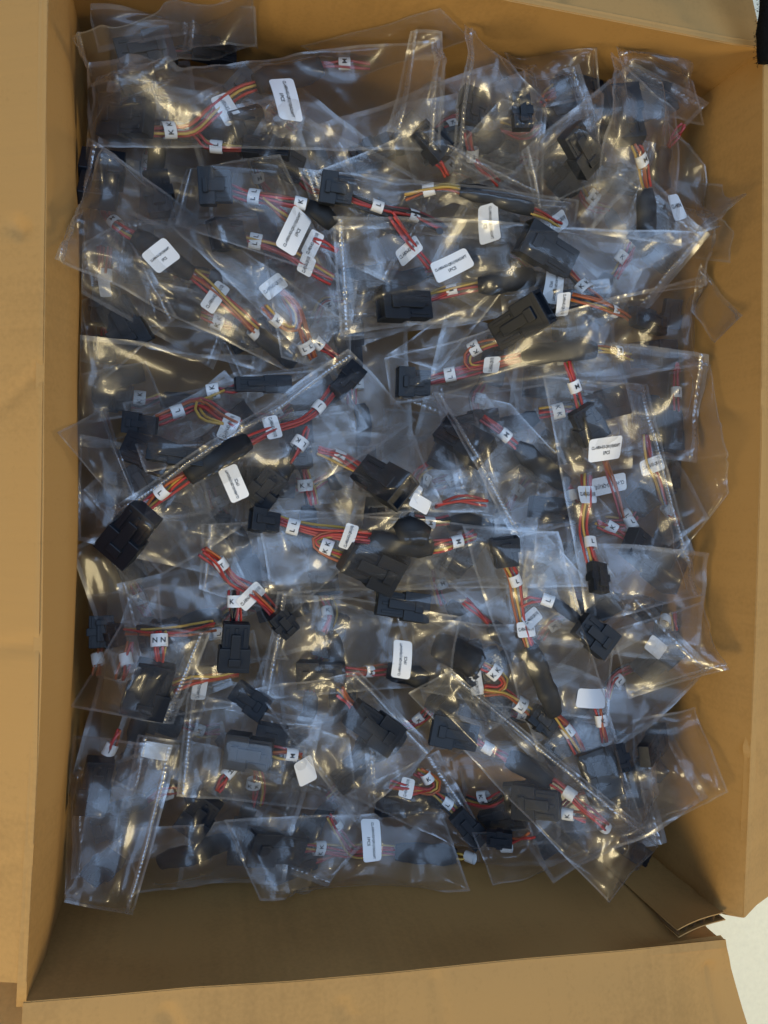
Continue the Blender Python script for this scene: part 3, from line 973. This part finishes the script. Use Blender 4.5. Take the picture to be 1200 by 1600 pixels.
B([(190, 972), (332, 985), (272, 1132), (106, 1106)], 'clear bag with a big black connector and a twin lettered marker', 'e', amp=.9,
  h=[('T', 249, 1000, 90, 'NN'), ('W', [(249, 985), (249, 1012), (249, 1046)], 'rpyrr'), ('C', 234, 1075, 108, 82, 62)], hl='cable with a double N marker above a big black connector')
B([(215, 1150), (345, 1170), (330, 1345), (170, 1335)], 'clear crumpled bag with an olive black connector at lower left', 's', amp=1.5,
  h=[('C', 312, 1270, 125, 62, 48), ('F', 245, 1172, 10, 44, 26, [])], hl='olive black connector with a blank grey label at lower left')
B([(190, 1300), (425, 1270), (420, 1372), (215, 1398)], 'dark clear bag along the near wall at lower left', '', amp=.8,
  h=[('S', [(250, 1345), (310, 1330), (365, 1312)], 32)], hl='black sleeve in the dark bag along the near wall')
B([(115, 1150), (282, 1162), (208, 1430), (86, 1410)], 'long clear bag with a sealed end hanging at the near left corner', 'e', amp=.8,
  h=[('W', [(186, 1142), (176, 1164), (165, 1188)], 'orp'), ('T', 172, 1171, 118, 'I'), ('C', 147, 1222, 108, 84, 46), ('Cp', 155, 1350, 150, 62, 40)], hl='cable with an I marker and black connector at the near left corner')
# ---- centre, deeper layer
B([(600, 640), (745, 650), (760, 800), (600, 800)], 'dark clear bag between the sealed triangle bag and the folded seal bag', '', amp=1.4,
  h=[('W', [(680, 790), (720, 780), (760, 785)], 'prr'), ('C', 720, 690, 30, 80, 50)], hl='dark connector and red wires in the gap at the centre')
B([(490, 688), (640, 665), (692, 785), (560, 800)], 'crumpled clear bag with an N marker right of centre', '', amp=1.6,
  h=[('W', [(498, 703), (528, 714), (566, 735)], 'ppyrr'), ('T', 529, 713, 25, 'N'), ('C', 595, 752, 30, 74, 54), ('F', 640, 765, 35, 34, 26, []), ('F', 655, 787, 30, 32, 22, [])], hl='cable with an N marker and two blank white labels')
B([(560, 925), (770, 900), (960, 980), (760, 1010)], 'clear bag with a black connector between two long bags', '', amp=1.0,
  h=[('C', 625, 945, 8, 80, 46), ('W', [(725, 938), (745, 955), (765, 975)], 'prr'), ('S', [(765, 975), (790, 998), (820, 1010)], 30)], hl='black connector and dark sleeve between two long bags')
B([(770, 800), (900, 770), (930, 960), (800, 990)], 'clear bag with a black connector under the folded seal bag', '', amp=1.0,
  h=[('Cp', 860, 797, 10, 74, 40)], hl='black connector under the folded seal bag')
# ---- right edge
B([(1092, 418), (1166, 490), (1118, 535), (1082, 485)], 'small stiff bag corner poking out at the right wall', 'a', amp=1.2, lift=(0, .01, 0, 0),
  h=[('C', 1112, 500, 60, 56, 34)], hl='black connector in the stiff bag corner at the right wall')
B([(1048, 575), (1112, 565), (1142, 770), (1020, 925)], 'clear bag with yellow and red wire loops along the right wall', '', amp=1.0, lift=(0, 0, .02, 0),
  h=[('W', [(1072, 590), (1088, 578), (1099, 592), (1101, 618), (1096, 650)], 'yrpr'), ('T', 1097, 623, 90, 'J'), ('C', 1100, 678, 80, 62, 56),
     ('Cp', 1103, 742, 65, 52, 40), ('W', [(1005, 680), (1014, 720), (1026, 752), (1036, 788)], 'rryr'), ('F', 1017, 727, -18, 42, 24), ('T', 1040, 796, 50, ''),
     ('W', [(1042, 798), (1052, 812), (1062, 824)], 'oror'), ('C', 1084, 836, 35, 62, 46)], hl='cable with yellow and red loops and a J marker along the right wall')
B([(955, 985), (1096, 938), (1140, 1046), (984, 1092)], 'clear bag with a straight sealed edge at the lower right wall', 'b', amp=.8,
  h=[('W', [(1046, 955), (1056, 966), (1066, 978)], 'pry'), ('C', 1079, 990, 42, 52, 46), ('T', 1030, 968, 100, ''), ('F', 1020, 1010, 40, 40, 24, [])], hl='short cable with a black connector at the lower right wall')
B([(985, 1125), (1085, 1105), (1142, 1236), (1006, 1300)], 'clear bag with an olive connector and open corner at lower right', '', amp=1.2,
  h=[('C', 1034, 1160, -28, 78, 40)], hl='olive black connector in the open cornered bag at lower right')
# ---- upper middle
B([(725, 38), (855, 158), (850, 320), (702, 300)], 'clear bag with its pointed end folded up near the far wall', 's', amp=.9, lift=(.03, .01, 0, 0),
  h=[('C', 732, 178, -85, 54, 38), ('W', [(732, 205), (735, 235), (748, 262), (765, 272), (778, 288)], 'rpro'), ('T', 738, 242, 92, 'L')], hl='cable with an L marker hanging below the pointed bag end')
B([(705, 245), (788, 150), (850, 170), (838, 318)], 'clear bag with a slanting stitched seal near the far wall', 's', amp=1.0,
  h=[('Cp', 808, 182, 85, 56, 32)], hl='black plug behind the slanting seal')
B([(814, 232), (932, 132), (940, 285), (832, 332)], 'very crumpled shiny clear bag left of the tall bag', 's', amp=2.0,
  h=[('C', 900, 240, 60, 70, 44)], hl='dark connector inside the very crumpled shiny bag')
B([(955, 82), (1055, 172), (1066, 385), (926, 362)], 'tall clear bag with a black connector at its peaked top', '', amp=1.0, lift=(.02, 0, 0, 0), st=(1037, 336, -4, 28, 36, [('CL-HRN', 0.05, .8, .17)]),
  h=[('C', 968, 188, -103, 82, 52), ('W', [(978, 226), (988, 245), (997, 270), (1002, 300)], 'yroor'), ('T', 993, 257, 70, 'M'), ('S', [(1002, 300), (1008, 335), (1010, 372)], 32)], hl='cable with an M marker standing in the tall bag')
B([(468, 278), (652, 205), (805, 268), (560, 335)], 'smooth pale clear bag with a crimped end above the black connector', 's', amp=1.0, hole=None,
  h=[('C', 668, 228, 48, 58, 38), ('W', [(684, 250), (692, 262), (698, 275)], 'rrp')], hl='small black connector with red wires under the smooth pale bag')
B([(465, 258), (905, 312), (892, 388), (500, 350)], 'long clear bag with a yellow wired black sleeve and a sticker', 's', amp=.8, st=(766, 347, 98, 64, 32),
  h=[('C', 523, 302, 190, 50, 46), ('W', [(546, 310), (576, 321), (610, 330), (650, 338), (690, 356)], 'rprkk'), ('T', 589, 323, 20, 'L'), ('T', 645, 337, 20, 'K'),
     ('W', [(632, 308), (665, 298), (700, 291), (722, 298)], 'yyo'), ('T', 670, 297, -15, ''), ('S', [(718, 298), (765, 306), (800, 318), (832, 328)], 27),
     ('W', [(828, 327), (850, 338), (875, 352)], 'oyyr'), ('F', 873, 347, -38, 32, 24)], hl='cable with yellow wires either side of a black sleeve')
B([(150, 122), (690, 60), (688, 232), (128, 226)], 'large clear bag with a forked cable across the far left', 'e', amp=.9, st=(446, 160, 74, 66, 34), hole=(233, 135),
  h=[('C', 188, 190, 182, 92, 56), ('W', [(230, 205), (264, 205), (300, 204), (335, 172), (372, 143), (402, 133)], 'yrrpo'), ('W', [(300, 205), (312, 214), (322, 226), (345, 231), (380, 232)], 'yrp'),
     ('T', 264, 204, 0, 'KK'), ('T', 338, 230, 5, 'L'), ('F', 354, 172, 55, 46, 27), ('S', [(400, 133), (450, 122), (502, 103)], 40), ('Cp', 415, 238, 5, 72, 34),
     ('W', [(498, 103), (540, 100), (578, 98)], 'pprr'), ('T', 538, 100, -3, 'M')], hl='forked cable with a K pair marker and long black sleeve')
B([(225, 435), (420, 480), (410, 580), (230, 545)], 'clear bag with a long black plug and a K pair marker at left', '', amp=1.0,
  h=[('S', [(238, 462), (275, 478), (312, 490)], 34), ('W', [(310, 487), (335, 500), (368, 515)], 'yrpp'), ('T', 338, 503, 25, 'KK'), ('Cp', 385, 522, 20, 50, 36)], hl='long black plug with a K pair marker left of centre')
B([(110, 385), (200, 345), (278, 498), (148, 597)], 'clear bag with red wires and a glittering sealed end at left', 'e', amp=1.2, lift=(.0, 0, .012, .0),
  h=[('W', [(138, 392), (137, 415), (138, 440), (150, 458), (168, 476)], 'rrrpr'), ('T', 135, 437, 85, 'LL'), ('F', 150, 452, 35, 38, 20, []), ('C', 195, 510, 60, 82, 56), ('Cp', 140, 480, 80, 60, 42)], hl='red cable with an L pair marker by the left wall')
B([(136, 214), (540, 500), (470, 590), (84, 405)], 'long slanting clear bag with a toothed seal at the left wall', 's', amp=.9, st=(252, 403, -28, 42, 36, [(BAG_TEXT, .05, .78, .13), ('1PCS', -.18, .18, .12)]), lift=(.03, 0, 0, .0),
  h=[('C', 130, 278, -118, 80, 58, 0.035), ('W', [(148, 320), (165, 338), (184, 355), (212, 372)], 'yrrp'), ('T', 181, 352, 42, 'M'), ('S', [(210, 370), (250, 396), (300, 430)], 32),
     ('W', [(298, 425), (325, 446), (352, 470), (378, 494), (400, 518)], 'rryro'), ('F', 336, 465, -55, 48, 25), ('T', 398, 521, 45, ''), ('S', [(400, 520), (430, 545), (462, 570)], 28)], hl='cable with an M marker running down a slant from the left wall')
B([(415, 400), (560, 440), (545, 590), (440, 560)], 'clear bag with looped orange and yellow wires above the centre', '', amp=1.0,
  h=[('W', [(412, 480), (438, 505), (458, 512), (462, 490), (445, 460)], 'yoro'), ('W', [(440, 455), (462, 480), (475, 520), (490, 560)], 'ooro'), ('T', 430, 500, 40, 'K'), ('T', 478, 542, 65, 'LL'), ('T', 496, 536, 45, 'K'),
     ('F', 427, 448, -38, 40, 26), ('W', [(496, 536), (512, 548), (528, 560)], 'rrpk')], hl='looped orange and yellow wires with K and L markers')
B([(258, 346), (432, 320), (552, 500), (470, 545)], 'clear bag with a blue-black connector and pink wires at upper left', '', amp=.8,
  h=[('C', 355, 372, 180, 44, 44), ('W', [(375, 374), (400, 379), (440, 391), (480, 415), (520, 437)], 'pprpy'), ('T', 399, 378, 12, 'LL'), ('F', 478, 416, -70, 28, 24)], hl='pink wired cable with an L pair marker below the upper one')
B([(290, 262), (440, 242), (535, 440), (258, 346)], 'clear bag with a square black connector and a slanted sticker', 's', amp=.8, st=(459, 363, -64, 66, 35),
  h=[('C', 336, 298, 180, 50, 52), ('W', [(360, 296), (398, 307), (435, 313), (468, 318)], 'rprok'), ('W', [(410, 312), (430, 325), (450, 342)], 'oyr'), ('T', 398, 308, 8, 'LL'), ('T', 469, 318, 15, 'K'),
     ('F', 489, 380, -64, 42, 23), ('W', [(490, 372), (510, 382), (528, 392)], 'ppr'), ('S', [(480, 322), (505, 335), (520, 355)], 30)], hl='cable with a square black connector and an L pair marker')
# ---- right of centre, upper
B([(595, 555), (745, 468), (805, 432), (680, 582)], 'crumpled clear bag with two bright folds above the centre', '', amp=1.5)
B([(522, 332), (1108, 364), (1105, 445), (533, 526)], 'wide clear bag with a dashed seal at its left end', 's', amp=.7, st=(706, 414, -26, 64, 33), hole=(686, 362),
  h=[('C', 628, 480, 183, 76, 52), ('W', [(664, 468), (705, 454), (748, 446)], 'pryyr'), ('T', 707, 453, -14, 'M'), ('S', [(745, 447), (790, 440), (832, 432)], 36),
     ('W', [(612, 338), (635, 370), (655, 398), (672, 418)], 'pprr'), ('F', 639, 392, -40, 40, 25), ('C', 848, 396, 212, 88, 54), ('W', [(884, 425), (910, 448), (940, 478)], 'rokk'), ('T', 911, 449, 40, 'KK')], hl='cable with an M marker in the wide dashed seal bag')
B([(600, 560), (1110, 428), (1112, 572), (612, 632)], 'wide clear bag with a straight cable right of the centre', 'e', amp=.75, st=(862, 448, 97, 56, 31),
  h=[('C', 642, 600, 183, 50, 48), ('W', [(665, 595), (705, 585), (760, 572), (815, 558)], 'rorpr'), ('T', 703, 585, -12, 'LL'), ('W', [(782, 534), (748, 543), (730, 558), (735, 574), (768, 571)], 'yror'),
     ('T', 741, 544, -30, 'KK'), ('F', 768, 570, -80, 26, 24), ('C', 808, 505, -32, 88, 56), ('S', [(812, 558), (868, 550), (928, 548)], 33), ('W', [(926, 548), (955, 551), (990, 560)], 'yypo'),
     ('T', 958, 551, 6, 'M'), ('C', 1030, 558, 2, 88, 48), ('W', [(890, 466), (930, 474), (958, 487), (990, 506)], 'ooyo'), ('T', 955, 487, 25, 'L'), ('F', 875, 478, 96, 36, 22), ('Cp', 1005, 505, 20, 50, 36)], hl='long straight cable with a black sleeve and end connector')
# ---- centre left
B([(88, 672), (165, 634), (216, 786), (196, 802)], 'narrow clear bag end folded over at the left wall', 'e', amp=.7, lift=(.012, .0, .01, .01))
B([(188, 628), (520, 560), (560, 690), (230, 740)], 'clear bag with a yellow wire loop left of the centre', '', amp=.9,
  h=[('C', 220, 664, 188, 52, 30), ('W', [(245, 655), (276, 644), (312, 632), (345, 650), (372, 664)], 'rorpr'), ('T', 277, 643, -18, 'L'), ('W', [(350, 610), (326, 622), (309, 634), (318, 652), (350, 662)], 'yy'),
     ('T', 333, 612, -10, 'KK'), ('W', [(342, 611), (355, 609), (370, 607)], 'rpk'), ('C', 410, 602, 0, 86, 26), ('F', 357, 668, -68, 40, 26), ('Cp', 275, 712, 8, 90, 28)], hl='cable with a yellow loop and a K pair marker')
B([(545, 545), (656, 657), (255, 900), (165, 800)], 'long clear bag with a big sealed triangle at the centre', 's', amp=.75, lift=(.004, .006, 0, 0), st=(365, 755, -111, 56, 31),
  h=[('C', 540, 596, -48, 52, 32), ('W', [(520, 608), (500, 634), (470, 658), (430, 672), (385, 692)], 'rprp'), ('T', 497, 637, -50, 'J'), ('F', 424, 669, 74, 36, 23), ('S', [(388, 690), (340, 715), (293, 746)], 32),
     ('W', [(294, 742), (270, 758), (240, 784), (228, 796)], 'rroyr'), ('T', 254, 768, 140, 'L'), ('C', 204, 832, 128, 84, 54), ('T', 468, 693, -55, 'LK'), ('W', [(480, 668), (468, 695), (452, 724)], 'rrk'),
     ('S', [(452, 722), (438, 738), (424, 752)], 30), ('C', 415, 762, 128, 60, 46)], hl='long cable with a black sleeve ending under the sealed triangle')
# ---- centre lower
B([(316, 818), (640, 800), (450, 965), (310, 918)], 'clear bag with a T marker and a dashed seal at left', 's', amp=.9,
  h=[('W', [(318, 860), (344, 880), (362, 906), (398, 928), (432, 960)], 'prrro'), ('T', 345, 881, 55, 'T'), ('F', 392, 932, -45, 46, 25), ('T', 368, 939, 90, 'KK'), ('W', [(367, 922), (367, 945), (367, 975)], 'rpkrk'),
     ('C', 366, 1008, 95, 74, 46), ('Cp', 442, 972, 50, 40, 36)], hl='cable with a K pair marker and a T marker at lower left')
B([(400, 790), (850, 828), (925, 916), (420, 926)], 'long clear bag with a forked cable and round black lump', '', amp=.7,
  h=[('C', 412, 814, 190, 44, 34), ('W', [(425, 808), (458, 820), (495, 829), (540, 834), (582, 840)], 'prypr'), ('T', 458, 823, 15, 'LL'), ('W', [(575, 836), (520, 834), (492, 844), (505, 858), (538, 872)], 'yyor'),
     ('T', 510, 855, 20, 'KK'), ('F', 542, 838, -70, 40, 22), ('C', 576, 885, 24, 86, 56), ('S', [(578, 842), (625, 850), (674, 856)], 33), ('W', [(672, 855), (710, 847), (742, 836)], 'pyrpr'), ('T', 712, 846, -14, 'M'),
     ('S', [(618, 835), (640, 828), (664, 838)], 40)], hl='forked cable with K and L pair markers at the centre')
B([(676, 612), (798, 630), (960, 800), (805, 840)], 'clear bag with its sealed end folded back right of centre', 's', amp=.8, lift=(.006, .006, 0, 0),
  h=[('W', [(752, 652), (785, 679), (812, 702)], 'pprr'), ('T', 787, 680, 40, 'M'), ('S', [(806, 698), (845, 728), (884, 758)], 34), ('W', [(880, 755), (895, 768), (905, 785)], 'prr'), ('T', 893, 775, 70, '')], hl='cable with an M marker below the folded back seal')
B([(850, 588), (1012, 600), (1098, 930), (920, 978)], 'large clear bag with a sticker and big connector at the right', 'e', amp=.75, st=(936, 703, -8, 55, 31),
  h=[('W', [(886, 565), (897, 603), (907, 640)], 'rpyr'), ('T', 897, 604, 70, 'M'), ('C', 912, 664, 65, 54, 46), ('W', [(912, 742), (912, 775), (908, 812), (914, 845), (924, 880)], 'rpyrp'), ('F', 909, 773, 0, 34, 26),
     ('T', 918, 848, 82, 'L'), ('Cp', 930, 902, 85, 46, 34), ('W', [(930, 818), (955, 828), (988, 848)], 'rpyr'), ('T', 953, 824, 32, 'K'), ('C', 1011, 873, 40, 92, 58), ('F', 952, 757, 168, 58, 27),
     ('W', [(945, 720), (960, 765), (972, 810)], 'oop'), ('T', 985, 818, 60, 'L')], hl='branching cable with K and L markers under a sticker at the right')
B([(640, 965), (960, 985), (950, 1130), (655, 1080)], 'clear bag with a yellow wire loop and a K pair marker lower right', '', amp=.9,
  h=[('S', [(676, 1006), (715, 1022), (752, 1042)], 46), ('W', [(750, 1036), (772, 1048), (786, 1064), (776, 1076), (755, 1076)], 'yror'), ('W', [(755, 1078), (785, 1080), (812, 1098), (832, 1114)], 'yyor'), ('T', 771, 1049, 40, 'KK'),
     ('T', 812, 1100, 32, 'LL'), ('Cp', 846, 1125, 40, 44, 38), ('F', 745, 1067, 82, 38, 21)], hl='cable with a yellow loop below a black sleeve at lower right')
B([(436, 922), (720, 962), (705, 1075), (404, 1090)], 'clear bag with a glittering crimped left end and upright sticker', 's', amp=1.0, st=(627, 1030, -84, 58, 29),
  h=[('C', 500, 1051, 180, 72, 42), ('W', [(534, 1048), (575, 1049), (606, 1047)], 'rorpp'), ('T', 575, 1049, 0, 'M'), ('S', [(604, 1047), (635, 1052), (668, 1062)], 34)], hl='cable with an M marker beside the upright sticker')
B([(295, 1085), (545, 1150), (560, 1272), (276, 1246)], 'clear bag with a black connector and blank sticker lower left of centre', 's', amp=1.1, st=(477, 1204, 75, 40, 29, []),
  h=[('C', 388, 1172, 188, 72, 52), ('W', [(422, 1172), (455, 1178), (470, 1182)], 'ppyo'), ('T', 455, 1178, 5, 'M'), ('T', 358, 1205, -50, 'H'), ('W', [(356, 1208), (348, 1222), (340, 1236)], 'rpp')], hl='cable with a black connector and H marker lower left of centre')
B([(350, 1280), (690, 1268), (736, 1392), (408, 1412)], 'clear bag with a K pair marker and sticker along the near wall', '', amp=.7, st=(580, 1313, 87, 66, 29),
  h=[('C', 428, 1320, 182, 86, 52), ('W', [(468, 1325), (500, 1326), (532, 1330), (565, 1350), (614, 1368)], 'pryyr'), ('T', 499, 1325, 0, 'KK'), ('W', [(514, 1276), (530, 1302), (556, 1334), (612, 1362)], 'rpyr'), ('T', 525, 1288, 60, 'L'),
     ('F', 579, 1345, -60, 34, 24), ('S', [(612, 1366), (658, 1382), (708, 1390)], 36), ('W', [(706, 1390), (722, 1386), (729, 1370)], 'yy'), ('T', 729, 1370, -70, ''), ('C', 455, 1378, 172, 70, 48), ('W', [(488, 1374), (530, 1375), (590, 1380)], 'yor'), ('T', 532, 1375, 2, 'J')], hl='cable with a K pair marker along the near wall')
B([(545, 1245), (690, 1175), (768, 1325), (715, 1322)], 'clear bag with a looped cable and two markers lower centre', 'e', amp=1.2,
  h=[('W', [(608, 1225), (640, 1232), (672, 1235), (680, 1222), (652, 1205)], 'yrpo'), ('W', [(640, 1240), (672, 1238), (698, 1256), (716, 1276)], 'yyrk'), ('T', 667, 1214, 60, 'K'), ('T', 697, 1255, 35, 'L'), ('F', 633, 1228, -75, 30, 22), ('C', 728, 1288, 48, 60, 36)], hl='looped cable with K and L markers lower centre')
B([(400, 1080), (560, 1045), (678, 1166), (554, 1284)], 'clear bag with a dashed seal and tilted connector lower centre', 'e', amp=1.0, lift=(0, 0, .004, .004),
  h=[('W', [(530, 1078), (542, 1092), (552, 1106)], 'oryo'), ('C', 580, 1131, 34, 80, 54)], hl='tilted black connector above the dashed seal lower centre')
B([(720, 820), (872, 830), (1002, 1290), (880, 1300)], 'long upright clear bag with a branching cable at lower right', '', amp=.7, st=(911, 1085, -7, 56, 29, []),
  h=[('C', 786, 862, -95, 44, 42), ('W', [(792, 880), (804, 906), (809, 940), (818, 982), (828, 1014)], 'rpyro'), ('T', 804, 906, 70, 'L'), ('W', [(812, 948), (828, 936), (855, 938)], 'pp'), ('T', 855, 938, 20, 'L'), ('S', [(862, 940), (885, 955), (905, 970)], 18),
     ('C', 922, 990, 40, 60, 46), ('F', 818, 982, -8, 26, 24), ('F', 832, 966, -40, 30, 22), ('S', [(826, 1010), (846, 1062), (864, 1114)], 33), ('W', [(862, 1112), (886, 1140), (908, 1176)], 'rpyor'), ('T', 886, 1141, 55, 'I'), ('C', 928, 1205, 70, 76, 54),
     ('T', 938, 1125, 80, 'K'), ('W', [(934, 1105), (938, 1130), (946, 1160)], 'ror'), ('Cp', 955, 1182, 72, 46, 42)], hl='branching cable with L markers standing upright at lower right')
B([(640, 1085), (704, 1046), (1036, 1316), (952, 1412)], 'clear bag with a sealed end over the near right corner', 'e', amp=.75, lift=(0, 0, .004, 0),
  h=[('C', 705, 1143, 192, 72, 48), ('W', [(742, 1155), (764, 1168), (794, 1186)], 'ppr'), ('T', 761, 1168, 30, ''), ('S', [(790, 1182), (828, 1200), (862, 1222)], 35), ('W', [(860, 1216), (885, 1235), (910, 1262), (940, 1285)], 'rppr'),
     ('T', 890, 1240, 35, ''), ('C', 832, 1250, 187, 72, 52), ('W', [(866, 1266), (888, 1271), (912, 1276)], 'roo'), ('T', 886, 1271, 8, 'K'), ('T', 938, 1287, 35, ''), ('Cp', 984, 1324, 30, 44, 34)], hl='cable with a blank marker and sleeve near the near right corner')
B([(735, 1300), (830, 1295), (860, 1370), (770, 1385)], 'clear bag with a black plug at the near wall right of centre', '', amp=1.0,
  h=[('Cp', 775, 1305, 185, 40, 30), ('W', [(792, 1312), (812, 1310), (830, 1306)], 'rro'), ('T', 790, 1322, 0, '')], hl='small black plug at the near wall right of centre')

print('HEAP', [round(float(sample(H, *px(a, b, -0.07)[:2])), 3) for a, b in ((150, 200), (600, 200), (1050, 200), (150, 700), (600, 700), (1050, 700), (150, 1300), (600, 1300), (950, 1250))])
